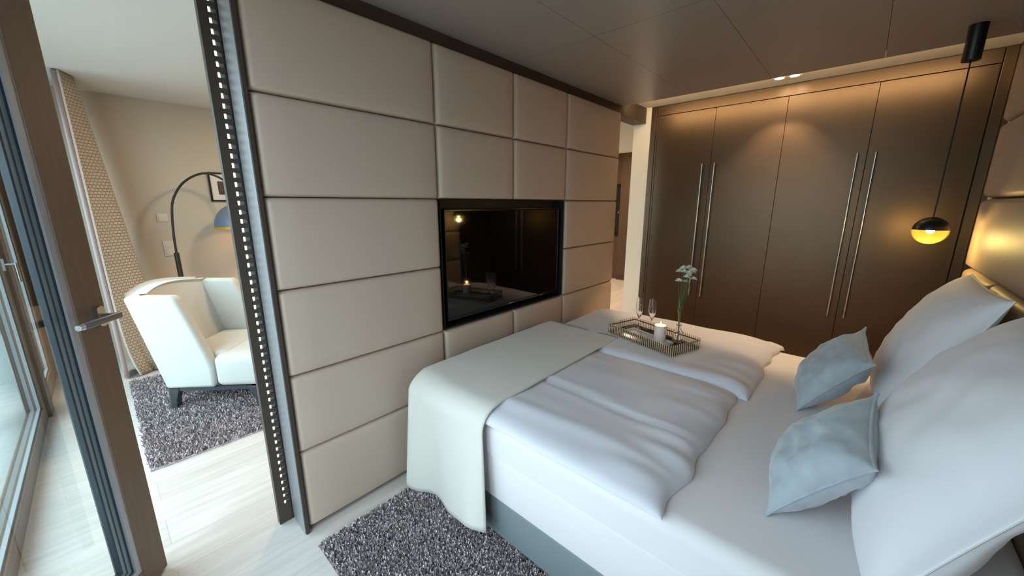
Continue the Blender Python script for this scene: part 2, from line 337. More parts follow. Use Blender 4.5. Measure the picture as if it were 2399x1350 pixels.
# ================================================================== UPHOLSTERED PANELS
def cushion_panel(w, h, d=0.035, r=0.028, crown=0.004):
    """puffed rectangular panel; local x 0..w, z 0..h, bulging towards -y"""
    rx, rz = r, r*0.62
    def samples(L, r):
        a = [0, r*0.05, r*0.15, r*0.32, r*0.6, r]; mid = list(np.linspace(r, L-r, 9))[1:-1]
        return a + mid + [L-t for t in a[::-1]]
    xs, zs = samples(w, rx), samples(h, rz)
    def prof(t, L, r):
        e = min(t, L-t)
        return 1.0 if e >= r else math.sqrt(max(0, 1-(1-e/r)**2))
    b = MB(); nx, nzv = len(xs), len(zs)
    vs = []
    for z in zs:
        for x in xs:
            p = prof(x, w, rx)*prof(z, h, rz)
            c = crown*math.sin(PI*x/w)**0.7*math.sin(PI*z/h)**0.7
            vs.append((x, -(0.004+(d-0.004)*p+c), z))
    fs = [(j*nx+i, j*nx+i+1, (j+1)*nx+i+1, (j+1)*nx+i) for j in range(nzv-1) for i in range(nx-1)]
    b.add(vs, fs)
    b.box((0.002, -0.0045, 0.002), (w-0.002, 0, h-0.002))
    return b

# ------------------------------------------------------------------ sliding partition
PX0, PX1 = 0.447, 3.29
PYf = 1.69
part = thing('sliding_partition', 'tall sliding partition of padded beige panels with the television set into it', 'partition wall', (1.86, 1.76, 0))
off = part.location
cols = [PX0, 1.273, 1.876, 2.462, PX1]; rows = [0.02, 0.413, 0.777, 1.155, 1.528, 1.905, 2.29]
NX0, NX1, NZ0, NZ1 = 1.278, 2.447, 0.790, 1.527
YP = PYf+0.037     # plane the panels are fixed to
c = MB()
for (x0, x1, z0, z1) in ((PX0-0.005, NX0, 0.012, 2.284), (NX1, PX1, 0.012, 2.284), (NX0, NX1, 0.012, NZ0), (NX0, NX1, NZ1, 2.284)):
    c.box((x0, YP, z0), (x1, YP+0.10, z1))
c.box((NX0, YP+0.075, NZ0), (NX1, YP+0.10, NZ1))
c.build('core', M['frame'], part, off, smooth=False)
q = MB(); l = 0.003; d0 = PYf+0.008
q.box((NX0, d0, NZ0), (NX0+l, YP+0.074, NZ1)); q.box((NX1-l, d0, NZ0), (NX1, YP+0.074, NZ1)); q.box((NX0+l, d0, NZ1-l), (NX1-l, YP+0.074, NZ1)); q.box((NX0+l, d0, NZ0), (NX1-l, YP+0.074, NZ0+l))
q.build('niche_lining', M['frame_black'], part, off, smooth=False)
for i in range(4):
    for j in range(6):
        if i in (1, 2) and j in (2, 3): continue
        w, hh = cols[i+1]-cols[i]-0.002, rows[j+1]-rows[j]-0.002
        cb = cushion_panel(w, hh, d=0.037)
        cb.v = [(x+cols[i]+0.001, y+YP, z+rows[j]+0.001) for x, y, z in cb.v]
        cb.build('padded_panel', M['leather'], part, off, ang=60)
MB().box((0.430, PYf-0.004, 0.003), (PX0-0.001, YP+0.10, 2.284)).build('front_edge', M['frame'], part, off, smooth=False, bevel=0.0015)
MB().box((0.4275, PYf, 0.004), (0.4298, 1.838, 2.283)).build('end_plate', M['alu'], part, off, smooth=False)
# post with the slotted light strip
pz0, pz1, pitch, sh = 0.10, 2.25, 0.0358, 0.0185
ns = int((pz1-pz0)/pitch)
p = MB(); p.box((0.366, 1.838, 0.004), (0.396, 1.872, 2.283)); p.box((0.4225, 1.838, 0.004), (0.4295, 1.872, 2.283), 1)
p.box((0.396, 1.838, 0.004), (0.4225, 1.872, pz0)); p.box((0.396, 1.838, pz0+ns*pitch), (0.4225, 1.872, 2.283))
for k in range(ns): p.box((0.396, 1.838, pz0+k*pitch+sh), (0.4225, 1.850, pz0+(k+1)*pitch))
p.box((0.396, 1.866, pz0), (0.4225, 1.872, pz0+ns*pitch), 1)
p.build('post', [M['frame'], M['frame_black']], part, off, smooth=False)
for k in range(ns):
    z0 = pz0+k*pitch
    s_ = MB(); s_.box((0.3965, 1.845, z0+0.0008), (0.4045, 1.860, z0+sh-0.0008), 0); s_.box((0.4047, 1.850, z0+0.0008), (0.4222, 1.860, z0+sh-0.0008), 1)
    s_.build('light_slot', [M['led'], M['ledgrey']], part, off, smooth=False)

# ------------------------------------------------------------------ television
tv = thing('television', 'black flat television set into the beige padded partition', 'television', (1.87, 1.74, 0.80)); off = tv.location
tx0, tx1, tz0, tz1, ty = 1.318, 2.412, 0.822, 1.472, 1.716
q = MB(); bz = 0.011
q.box((tx0, ty, tz0), (tx1, ty+0.035, tz0+0.018)); q.box((tx0, ty, tz1-bz), (tx1, ty+0.035, tz1)); q.box((tx0, ty, tz0+0.018), (tx0+bz, ty+0.035, tz1-bz)); q.box((tx1-bz, ty, tz0+0.018), (tx1, ty+0.035, tz1-bz)); q.box((tx0+bz, ty+0.012, tz0+0.018), (tx1-bz, ty+0.045, tz1-bz))
q.build('bezel', M['bezel'], tv, off, smooth=False, bevel=0.002)
MB().box((tx0+bz, ty+0.003, tz0+0.018), (tx1-bz, ty+0.012, tz1-bz)).build('screen', M['screen'], tv, off, smooth=False)
q = MB()
for i in range(7): q.box((1.845+i*0.0068, ty-0.0006, tz0+0.006), (1.845+i*0.0068+0.0045, ty, tz0+0.012))
q.build('brand_mark', M['mark'], tv, off, smooth=False)
MB().tube([(2.185+0.05*t, ty-0.001, tz0+0.014-0.012*math.sin(PI*t)) for t in np.linspace(0, 1, 10)], 0.0016, 6).build('status_trim', M['chrome'], tv, off)

# ------------------------------------------------------------------ wardrobe
wd = thing('wardrobe', 'fitted dark bronze wardrobe with four tall doors and long bar handles', 'wardrobe', (3.89, 0.56, 0)); off = wd.location
c = MB(); c.box((3.909, -0.549, 0.0), (4.5, 1.680, 2.428)); c.build('body', M['gap'], wd, off, smooth=False)
c = MB(); XF = 3.889
c.box((XF, 1.632, 0.0), (3.908, 1.681, 2.428)); c.box((XF+0.003, 1.611, 0.0), (3.908, 1.629, 2.341)); c.box((XF, -0.494, 2.341), (3.908, 1.629, 2.424)); c.box((XF, -0.549, 0.0), (3.908, -0.499, 2.428)); c.box((XF+0.01, -0.494, 0), (3.908, 1.611, 0.078))
c.build('surround', M['bronze'], wd, off, smooth=False, bevel=0.0015)
ds = [1.608, 1.0935, 0.566, 0.039, -0.494]
hy = [1.1555, 1.052, 0.0905, -0.009]
for i in range(4):
    o = MB().box((XF, ds[i+1]+0.0015, 0.082), (3.908, ds[i]-0.0015, 2.3365)).build('door', M['bronze'], wd, off, smooth=False, bevel=0.001)
    hb = MB(); hb.tube([(XF-0.03, hy[i], 0.622), (XF-0.03, hy[i], 1.864)], 0.0075, 14)
    for z in (0.80, 1.68): hb.tube([(XF-0.03, hy[i], z), (XF+0.002, hy[i], z)], 0.005, 8)
    hb.build('handle', M['chrome'], o, off)

# ------------------------------------------------------------------ headboard
hd = thing('headboard', 'beige padded headboard panels covering the wall behind the pillows', 'headboard', (1.9, -0.51, 0)); off = hd.location
hb = MB().box((0.5, -0.548, 0.25), (3.255, -0.515, 2.285)); hb.build('backing', M['frame'], hd, off, smooth=False)
def hpanel(x0, x1, z0, z1):
    cb = cushion_panel(x1-x0-0.002, z1-z0-0.002, d=0.055, r=0.045, crown=0.008)
    cb.v = [(x1-0.001-x, -0.515-y, z+z0+0.001) for x, y, z in cb.v]
    cb.f = [q for q in cb.f]
    cb.build('padded_panel', M['leather_shaded'], hd, off, ang=60)
for z0, z1 in ((1.155, 1.528), (1.528, 1.905), (1.905, 2.28)):
    for x0, x1 in ((1.86, 3.262), (0.5, 1.86)): hpanel(x0, x1, z0, z1)
for z0, z1 in ((0.777, 1.155), (0.40, 0.777)):
    for x0, x1 in ((2.66, 3.262), (2.06, 2.66), (1.46, 2.06), (0.86, 1.46)): hpanel(x0, x1, z0, z1)
for z in (1.528, 1.905): MB().box((3.262, -0.500, z-0.016), (3.266, -0.485, z+0.016)).build('seam_glint', M['switch'], hd, off, smooth=False)  # white tabs standing in for bright spots where the seam gaps show

# ================================================================== BED
BX0, BX1, BY0, BY1 = 0.99, 2.80, -0.452, 1.555
MT = 0.595
bed = thing('bed', 'wide double bed with white mattress on a slate grey upholstered base', 'bed', (1.9, 0.55, 0)); off = bed.location
rbox((BX0+0.008, BY0, 0.045), (BX1-0.008, BY1-0.01, 0.236), 0.012, 3).build('base', M['bedbase'], bed, off)
rbox((BX0+0.003, BY0, 0.238), (BX1-0.003, BY1-0.003, 0.446), 0.008, 3).build('mattress', M['sheet'], bed, off, ang=60)
rbox((BX0, BY0, 0.4475), (BX1, BY1, MT), 0.05, 8, True).build('topper', M['sheet'], bed, off, ang=60)
for x in (BX0+0.15, BX1-0.15):
    for y in (BY0+0.15, BY1-0.15): MB().tube([(x, y, 0.028), (x, y, 0.046)], 0.03, 16).build('leg', M['chairleg'], bed, off)

def slab(x0, x1, y0, y1, zb, top, pw=7, wr=None, n=(120, 100)):
    """soft cloth slab: flat base at zb, rounded edges, wrinkled top; world coordinates"""
    m = MB()
    def XY(u, v):
        # denser sampling near the edges
        f = lambda t: 0.5-0.5*math.copysign(abs(math.cos(PI*t))**0.62, math.cos(PI*t))
        return f(u), f(v)
    def topf(u, v):
        a, b_ = XY(u, v); x = x0+(x1-x0)*a; y = y0+(y1-y0)*b_
        pu = (1-abs(2*a-1)**pw); pv = (1-abs(2*b_-1)**pw)
        e = math.sqrt(max(0, pu))*math.sqrt(max(0, pv))
        dx, dy, dz = wr(x, y, a, b_) if wr else (0, 0, 0)
        z = zb+0.004 + (top-0.004)*e + dz*e
        return (x+dx, y+dy, z)
    m.grid(n[0], n[1], topf)
    def botf(u, v):
        a, b_, = XY(u, v); x = x0+(x1-x0)*a; y = y0+(y1-y0)*b_
        dx, dy, dz = wr(x, y, a, b_) if wr else (0, 0, 0)
        return (x+dx, y+dy, zb+0.001 if 0 < u < 1 and 0 < v < 1 else zb+0.004)
    m.grid(n[0], n[1], botf, flip=True)
    return m
def wr_left(x, y, a, b):
    z = 0.005*nz((x*2.2, y*0.8, 3.1), 2.2)+0.004*nz((x*7, y*1.6, 1.7), 1.6)
    cx_ = 1.37+0.03*(y-0.6)+0.006*math.sin(9*y)                          # crease along the duvet
    z += -0.013*math.exp(-((x-cx_)/0.012)**2)+0.008*math.exp(-((x-cx_-0.03)/0.03)**2)
    head = max(0, 1-(b)/0.22); z += 0.022*head*nz((x*15, y*2.5, 0.4), 1.0)+0.012*head
    z += 0.012*math.exp(-((x-1.10-0.05*math.sin(3*y))/0.045)**2)*(0.5+b)
    z += 0.010*nz((x*9+y*5, y*2.2, 4.4), 1.0)*max(0, (a-0.15))*(0.4+0.6*b)
    foot = max(0, (b-0.42)/0.35); z += 0.010*min(1, foot)*nz((x*12, y*2.0, 8.8), 1.0)
    dy = 0.035*nz((x*7, 0, 9), 1.0)*max(0, 1-b/0.5)
    dx = 0.010*nz((0, y*4, 5), 1.0)*(1-a)*1.2
    return dx, dy, z
def wr_right(x, y, a, b):
    z = 0.006*nz((x*1.6, y*1.1, 7.1), 2.0)+0.003*nz((x*5, y*4, 1.7), 2.0)
    head = max(0, 1-b/0.18); z += 0.020*head*nz((x*13, y*3, 2.4), 1.0)
    z += 0.014*math.exp(-((a-0.05)/0.05)**2)-0.006*math.exp(-((a-0.16)/0.04)**2)+0.008*nz((x*8, y*3.5, 6.6), 1.0)*(1-0.5*b)
    # flat where the tray stands
    k = math.exp(-(((x-2.26)/0.30)**4+((y-0.87)/0.36)**4)); z *= (1-k)
    dy = 0.030*nz((x*6, 0, 4), 1.0)*max(0, 1-b/0.5)
    if b < 0.06 and a > 0.93: dy -= 0.02; dx = 0.02
    else: dx = 0.018*nz((0, y*4, 2), 1.0)
    return dx, dy, z
DZ = MT+0.001
o = slab(0.975, 1.955, 0.305, 1.535, DZ, 0.052, 9, wr_left).build('duvet', M['duvet'], None, None, ang=70, weld=True)
tag(o, 'folded white striped duvet on the near half of the bed, beside the window', 'duvet')
o = slab(1.925, 2.845, 0.27, 1.545, DZ, 0.064, 8, wr_right).build('duvet', M['duvet'], None, None, ang=70, weld=True)
tag(o, 'white duvet on the far half of the bed, under the rod tray', 'duvet')

# throw across the foot, hanging down the near side to the rug
def throw_pt(u, v):
    # u: 0 hem near the floor .. 1 far end on top ; v: 0 head side .. 1 foot side
    ZT = DZ+0.060; rr = 0.095; xs = 0.950
    hem = 0.072+0.030*math.cos(v*5.2)-0.03*v+0.014*math.sin(v*11+1)
    Lh = ZT-rr-hem; La = rr*PI/2; Lt = 2.16-(xs+rr); L = Lh+La+Lt; s = u*L
    y = 1.035+(1.575-1.035)*min(1, v/0.90)
    drop = 0.0; k = max(0, (v-0.90)/0.10)
    y += 0.030*math.sin(k*PI/2)
    if s < Lh:
        t = 1-s/Lh
        x = xs - 0.026*t*math.sin(v*8.0+0.3) - 0.008*t*math.sin(v*17) - 0.014*t + 0.05*(1-math.cos(k*PI/2)); z = hem+s
        y += 0.03*t*(v-0.3)-0.03*t*(1-v)*0.9
    elif s < Lh+La:
        a = (s-Lh)/rr; x = xs+rr*(1-math.cos(a)) + 0.05*(1-math.cos(k*PI/2))*(1-(s-Lh)/La); z = ZT-rr+rr*math.sin(a); z -= 0.10*k*k*(a/(PI/2)); z -= 0.03*math.sin(a*2)*max(0, v-0.5)*2*0.6
    else:
        x = xs+rr+(s-Lh-La); z = ZT-0.10*k*k + 0.004*nz((x*3, y*5, 0), 1.5)
        y += 0.02*math.sin((x-1)*2.2)*0.5
    return (x, y, z)
m = MB(); m.grid(70, 44, throw_pt)
o = m.build('throw_blanket', M['throw'], ang=80); tag(o, 'ivory throw blanket laid over the foot of the bed and hanging to the rug', 'blanket')
sm = o.modifiers.new('solid', 'SOLIDIFY'); sm.thickness = 0.006; sm.offset = 1

# ------------------------------------------------------------------ pillows and cushions
def pillow_obj(name, m, w, h, t, label, cat, origin, ax, ay, pull=0.06, power=0.42, wrink=0.006, seed=0, n=44, piping=None, ears=0.0, group=None, back=1.0):
    """origin = centre; ax, ay = in-plane unit axes; the puffed face is along ax x ay"""
    ax = Vector(ax).normalized(); ay = Vector(ay); ay = (ay-ax*ay.dot(ax)).normalized(); az = ax.cross(ay)
    R3 = Matrix((ax, ay, az)).transposed().to_4x4(); R3.translation = Vector(origin)
    def edge(u, v):
        x = u*w/2*(1-pull*(1-v*v)*abs(u)**2); y = v*h/2*(1-pull*(1-u*u)*abs(v)**2)
        c_ = (abs(u)*abs(v))**10; return x*(1+ears*c_), y*(1+ears*c_)
    def face(sg):
        def fn(i, j):
            f = lambda q: math.copysign(1-(1-abs(q))**1.5, q)
            u, v = f(2*i-1), f(2*j-1)
            x, y = edge(u, v)
            e = max(0, (1-u*u)*(1-v*v))
            z = sg*t/2*e**power*(1 if sg > 0 else (back if back == 1 else back+0.75*max(0, -v)+0.2*(1-abs(v))))
            r = math.hypot(u, v)
            z += sg*wrink*nz((u*2.2+seed, v*2.2, sg), 1.3)*e**0.4*2.2 + sg*wrink*0.8*nz((u*6+seed, v*6, sg*2), 1.0)*e**0.3
            z += sg*wrink*0.35*nz((u*14+v*5+seed, v*5, sg*3), 1.0)*e**0.3
            # radial gathers towards the corners
            ang = math.atan2(v, u); z += sg*wrink*0.6*math.sin(ang*9+seed)*(r**3)*e**0.35
            return (x, y, z)
        return fn
    mb = MB(); mb.grid(n, n, face(1)); mb.grid(n, n, face(-1), flip=True)
    o = mb.build(name, m, None, None, ang=80, weld=True)
    o.matrix_world = R3; tag(o, label, cat, group)
    if piping:
        k = []
        for a in np.linspace(-1, 1, 24): k.append((a, -1))
        for a in np.linspace(-1, 1, 24)[1:]: k.append((1, a))
        for a in np.linspace(1, -1, 24)[1:]: k.append((a, 1))
        for a in np.linspace(1, -1, 24)[1:-1]: k.append((-1, a))
        pts = [edge(u, v)+(0.0,) for u, v in k]; pts.append(pts[0])
        pp = MB(); pp.tube(pts, piping, 8, caps=False); pp.build('piping', m, o)
    return o
# large pillows lean on the headboard: bottom edge forward on the mattress, top edge on the panels
def lean(x0, x1, yb, zb, yt, zt):
    cx_ = (x0+x1)/2; a = Vector((cx_, yb, zb)); b_ = Vector((cx_, yt, zt))
    return (a+b_)/2, (b_-a).normalized(), (b_-a).length
c_, ay, hh = lean(2.0, 2.68, -0.20, 0.625, -0.405, 1.165)
pillow_obj('pillow', M['pillow'], 0.68, hh+0.04, 0.25, 'large white pillow leaning on the headboard nearest the wardrobe', 'pillow', c_, (-1, 0, 0), -ay*-1, pull=0.05, power=0.40, wrink=0.006, seed=2.0, back=0.3, piping=0.0035)
c_, ay, hh = lean(1.05, 1.80, -0.15, 0.62, -0.41, 1.165)
pillow_obj('pillow', M['pillow'], 0.76, hh+0.04, 0.29, 'large white pillow in the front right corner, nearest the viewer', 'pillow', c_, (-1, 0, 0), -ay*-1, pull=0.05, power=0.42, wrink=0.006, seed=5.0, back=0.3, piping=0.0035)
def cush(A, B, C, label, seed):
    A, B, C = Vector(A), Vector(B), Vector(C); D = A+C-B; o = (A+C)/2
    ax = (C-B); ay = (B-A); nrm = ax.cross(ay)
    if nrm.y < 0: ax = -ax
    pillow_obj('cushion', M['cushion'], ax.length*1.0, ay.length*1.0, 0.17, label, 'cushion', o, ax, ay, pull=0.07, power=0.5, wrink=0.008, seed=seed, n=40, piping=0.004, ears=0.05)
cush((1.208, 0.079, 0.603), (1.161, -0.109, 0.880), (1.497, -0.109, 0.935), 'grey velvet cushion propped against the nearest large pillow', 1.0)
cush((1.989, 0.088, 0.603), (1.966, -0.117, 0.884), (2.311, -0.084, 0.936), 'grey velvet cushion propped against the pillow nearest the wardrobe', 8.0)

# ================================================================== TRAY AND WHAT STANDS IN IT
TZ = DZ+0.0655
TA = math.atan2(0.954, 0.300)
tray = thing('tray', 'rectangular tray fenced with thin champagne coloured rods on the far duvet', 'tray', (2.256, 0.873, TZ), (0, 0, TA))
TL, TW, TH = 0.50, 0.26, 0.066
rbox((-TL/2+0.004, -TW/2+0.004, 0.0), (TL/2-0.004, TW/2-0.004, 0.008), 0.003, 2).build('base', M['traybase'], tray)
for zz, rr_ in ((0.050, 0.0035), (0.012, 0.003)):
    x, y = TL/2-0.006, TW/2-0.006
    q = MB()
    for a_, b_ in (((-x, -y), (x, -y)), ((x, -y), (x, y)), ((x, y), (-x, y)), ((-x, y), (-x, -y))): q.tube([(a_[0], a_[1], zz), (b_[0], b_[1], zz)], rr_, 8)
    q.build('rail', M['rail'], tray)
rodm = MB().tube([(0, 0, 0), (0, 0, TH)], 0.0027, 8).build('rod', M['rod'], tray)
spots = []
for i in range(36):
    t = -TL/2+TL*(i+0.5)/36; spots += [(t, -TW/2), (t, TW/2)]
for i in range(14):
    t = -TW/2+TW*(i+0.5)/14; spots += [(-TL/2, t), (TL/2, t)]
for i, (x, y) in enumerate(spots):
    r_ = rodm if i == 0 else rodm.copy()
    if i: COL.objects.link(r_)
    r_.location = (x, y, 0)
TI = TZ+0.0085
pl = thing('plate', 'narrow white rectangular plate lying in the rod tray under the candle', 'plate', (2.262, 0.895, TI), (0, 0, TA-0.03))
q = rbox((-0.16, -0.042, 0.0), (0.16, 0.042, 0.006), 0.0025, 2); q.build('dish', M['ceramic'], pl)
q = MB()
for a_, b_ in (((-0.16, -0.042), (0.16, -0.036)), ((-0.16, 0.036), (0.16, 0.042)), ((-0.16, -0.036), (-0.154, 0.036)), ((0.154, -0.036), (0.16, 0.036))): q.box((a_[0], a_[1], 0.006), (b_[0], b_[1], 0.014))
q.build('rim', M['ceramic'], pl, smooth=False, bevel=0.002)
cd = thing('candle', 'lit pale pink pillar candle on the white plate in the tray', 'candle', (2.245, 0.815, TI+0.0065))
q = MB(); q.lathe([(0, 0), (0.034, 0), (0.0355, 0.003), (0.0355, 0.092), (0.033, 0.097), (0.028, 0.096), (0.015, 0.090), (0, 0.089)], n=36); q.build('wax', M['wax'], cd)
MB().tube([(0, 0, 0.088), (0.001, 0, 0.100)], 0.0012, 6).build('wick', M['black'], cd)
MB().lathe([(0, 0.098), (0.003, 0.101), (0.0042, 0.106), (0.0025, 0.114), (0.0, 0.122)], n=14).build('flame', M['flame'], cd)
light('candle_light', 'POINT', (2.245, 0.815, TI+0.125), 0.35, (1, 0.55, 0.2), shadow_soft_size=0.006)

vs_ = thing('vase', 'small clear glass bottle vase holding white flowers in the tray', 'vase', (2.305, 0.728, TI))
pf = [(0.0, 0.0), (0.026, 0.0), (0.031, 0.006), (0.032, 0.05), (0.029, 0.066), (0.016, 0.082), (0.0115, 0.094), (0.0115, 0.106), (0.017, 0.112), (0.0165, 0.114), (0.0095, 0.106), (0.0095, 0.094), (0.014, 0.081), (0.027, 0.064), (0.030, 0.05), (0.029, 0.008), (0.0, 0.006)]
MB().lathe(pf, n=32).build('bottle', M['clear'], vs_, ang=60)
def flower_stem(k, lean_, heads):
    t = thing('flower', 'white spray flower on a thin green stem standing in the glass bottle', 'flower', (2.305, 0.728, TI+0.012), (0, 0, 0), 'white flowers in the bottle vase')
    base = Vector((0.006*math.cos(k*1.6), 0.006*math.sin(k*1.6), 0)); neck = Vector((0.004*math.cos(k*1.6+2), 0.004*math.sin(k*1.6+2), 0.10))
    fork = neck+Vector((lean_[0]*0.25, lean_[1]*0.25, 0.13))
    st = MB(); st.tube([base, neck, neck+(fork-neck)*0.5+Vector((0.002, 0.003, 0)), fork], 0.0014, 6)
    tips = []
    for hx, hy_, hz_ in heads:
        tip = Vector((hx, hy_, hz_)); mid = fork*0.5+tip*0.5+Vector((hx-fork.x, hy_-fork.y, 0))*0.18
        st.tube([fork, mid, tip], 0.0009, 5); tips.append((tip, mid))
    st.build('stem', M['green'], t)
    for tip, mid in tips:
        ax_ = (tip-mid).normalized(); ax_ = (ax_+Vector((0, 0, 0.8))).normalized(); q = MB()
        e1 = ax_.orthogonal().normalized(); e2 = ax_.cross(e1); R_ = random.uniform(0.019, 0.024)
        for p_ in range(14):
            a = 2*PI*p_/14+0.1*random.random(); dr = e1*math.cos(a)+e2*math.sin(a); sd = ax_.cross(dr)*0.0036
            up_ = ax_*(0.002+0.003*random.random())
            q.add([tip, tip+dr*R_*0.55+sd+up_, tip+dr*R_+up_*1.4, tip+dr*R_*0.55-sd+up_], [(0, 1, 2, 3)])
            q.add([tip+ax_*0.002, tip+ax_*0.002+dr*R_*0.4+sd+up_*1.6, tip+ax_*0.002+dr*R_*0.72+up_*2.2, tip+ax_*0.002+dr*R_*0.4-sd+up_*1.6], [(0, 1, 2, 3)])
        for ring_, (ra, rb, hh_) in enumerate(((0.95, 0.0, 0.004), (0.7, 0.0, 0.010), (0.42, 0.0, 0.014))):
            for p_ in range(12-2*ring_):
                a = 2*PI*p_/(12-2*ring_)+ring_*0.3; dr = e1*math.cos(a)+e2*math.sin(a); sd = ax_.cross(dr)*R_*0.24*ra
                q.add([tip+ax_*hh_*0.5, tip+dr*R_*ra*0.6+sd+ax_*hh_, tip+dr*R_*ra-ax_*0.003+ax_*hh_*0.6, tip+dr*R_*ra*0.6-sd+ax_*hh_], [(0, 1, 2, 3)])
        q.build('petals', M['petal'], t, smooth=False)
        q = MB(); q.add(*(lambda c: ([c+ax_*0.004, c+e1*0.004, c+e2*0.004, c-e1*0.004, c-e2*0.004], [(0, 1, 2), (0, 2, 3), (0, 3, 4), (0, 4, 1)]))(tip+ax_*0.003)); q.build('centre', M['yolk'], t)
    lf = MB()
    for i_ in range(12):
        f_ = 0.45+0.6*i_/12; p0_ = neck+(fork-neck)*f_; a = i_*2.4+k; d_ = Vector((math.cos(a)*0.016, math.sin(a)*0.016, 0.036)); w_ = Vector((-math.sin(a), math.cos(a), 0))*0.0022
        lf.add([p0_, p0_+d_*0.5+w_, p0_+d_, p0_+d_*0.5-w_], [(0, 1, 2, 3)])
    lf.build('leaf', M['green'], t, smooth=False)
random.seed(3)
rtv = Vector((rt.x, rt.y))
def hp(a, b_, z): return (rt.x*a+fw.x*b_, rt.y*a+fw.y*b_, z)
flower_stem(0, (0.02, 0.03), [hp(-0.012, 0, 0.445), hp(-0.020, 0.02, 0.425), hp(-0.030, -0.01, 0.375)])
flower_stem(1, (0.03, 0.02), [hp(0.022, 0.01, 0.445), hp(0.034, -0.015, 0.432), hp(0.020, -0.02, 0.41)])
flower_stem(2, (0.04, 0.0), [hp(0.052, 0.0, 0.435), hp(0.060, 0.015, 0.42), hp(0.055, -0.01, 0.385)])
flower_stem(3, (0.0, 0.03), [hp(0.004, 0.02, 0.448), hp(0.006, -0.025, 0.40), hp(0.03, 0.03, 0.36), hp(-0.006, -0.02, 0.43)])
flower_stem(4, (0.02, 0.0), [hp(0.038, 0.02, 0.45), hp(0.014, -0.03, 0.425), hp(0.046, -0.02, 0.44), hp(0.03, 0.0, 0.42)])

def flute(x, y, label):
    t = thing('champagne_flute', label, 'glass', (x, y, TI), None, None)
    pf = [(0.0, 0.0), (0.030, 0.0), (0.031, 0.002), (0.010, 0.005), (0.0042, 0.012), (0.0036, 0.07), (0.006, 0.078), (0.017, 0.098), (0.0235, 0.125), (0.025, 0.150), (0.0235, 0.190), (0.0215, 0.214), (0.0207, 0.214), (0.0228, 0.190), (0.0242, 0.150), (0.0226, 0.126), (0.016, 0.100), (0.0, 0.082)]
    MB().lathe(pf, n=32).build('glass_body', M['clear'], t, ang=60)
flute(2.397, 1.020, 'champagne flute at the back of the tray, the one nearer the padded partition')
flute(2.412, 0.938, 'champagne flute at the back of the tray, the one nearer the flowers')

# ================================================================== LAMPS OF THE BEDROOM
pn = thing('pendant_lamp', 'pendant lamp, black half globe over yellow glass hanging on a black cord', 'lamp', (3.085, -0.288, ZC))
MB().lathe([(0, 0), (0.034, 0), (0.034, -0.160), (0.032, -0.163), (0, -0.163)], n=36).build('canopy', M['black'], pn)
GZ = 1.357-ZC; GR = 0.073
MB().tube([(0, 0, -0.16), (0, 0, GZ+GR-0.004)], 0.0032, 8).build('cord', M['black'], pn)
A = np.linspace(PI/2, 0.06, 14)
MB().lathe([(max(0.0001, GR*math.cos(a)), GZ+GR*math.sin(a)) for a in A]+[((GR-0.003)*math.cos(a), GZ+(GR-0.003)*math.sin(a)) for a in A[::-1]], n=40).build('cap', M['black'], pn, ang=60)
A = np.linspace(0.05, -PI/2, 16)
MB().lathe([(max(0.0001, GR*math.cos(a)), GZ+GR*math.sin(a)) for a in A]+[(max(0.0001, (GR-0.004)*math.cos(a)), GZ+(GR-0.004)*math.sin(a)) for a in A[::-1]], n=40).build('glass_bowl', M['amber'], pn, ang=60)
A = np.linspace(PI/2, -PI/2, 10)
MB().lathe([(max(0.0001, 0.017*math.cos(a)), GZ+0.002+0.017*math.sin(a)) for a in A], n=20).build('bulb', M['bulb2'], pn)
light('pendant_light', 'POINT', (3.085, -0.288, 1.310), 3.5, (1, 0.76, 0.42), shadow_soft_size=0.02)
for y, lb in ((0.615, 'round recessed spotlight above the wardrobe, the one nearer the padded partition'), (0.520, 'round recessed spotlight above the wardrobe, the one nearer the pendant lamp')):
    sp = thing('spotlight', lb, 'ceiling light', (3.680, y, ZP))
    MB().lathe([(0.030, -0.002), (0.044, -0.004), (0.046, -0.0005), (0.046, 0)], n=36).build('trim_ring', M['switch'], sp)
    MB().lathe([(0.0001, -0.0016), (0.030, -0.0016), (0.030, -0.0005)], n=36).build('lens', M['bulb'], sp)
    light('spot_light', 'SPOT', (3.680, y, ZP-0.006), 45, WARM, (0, 0, 0), spot_size=math.radians(78), spot_blend=0.25, shadow_soft_size=0.02)

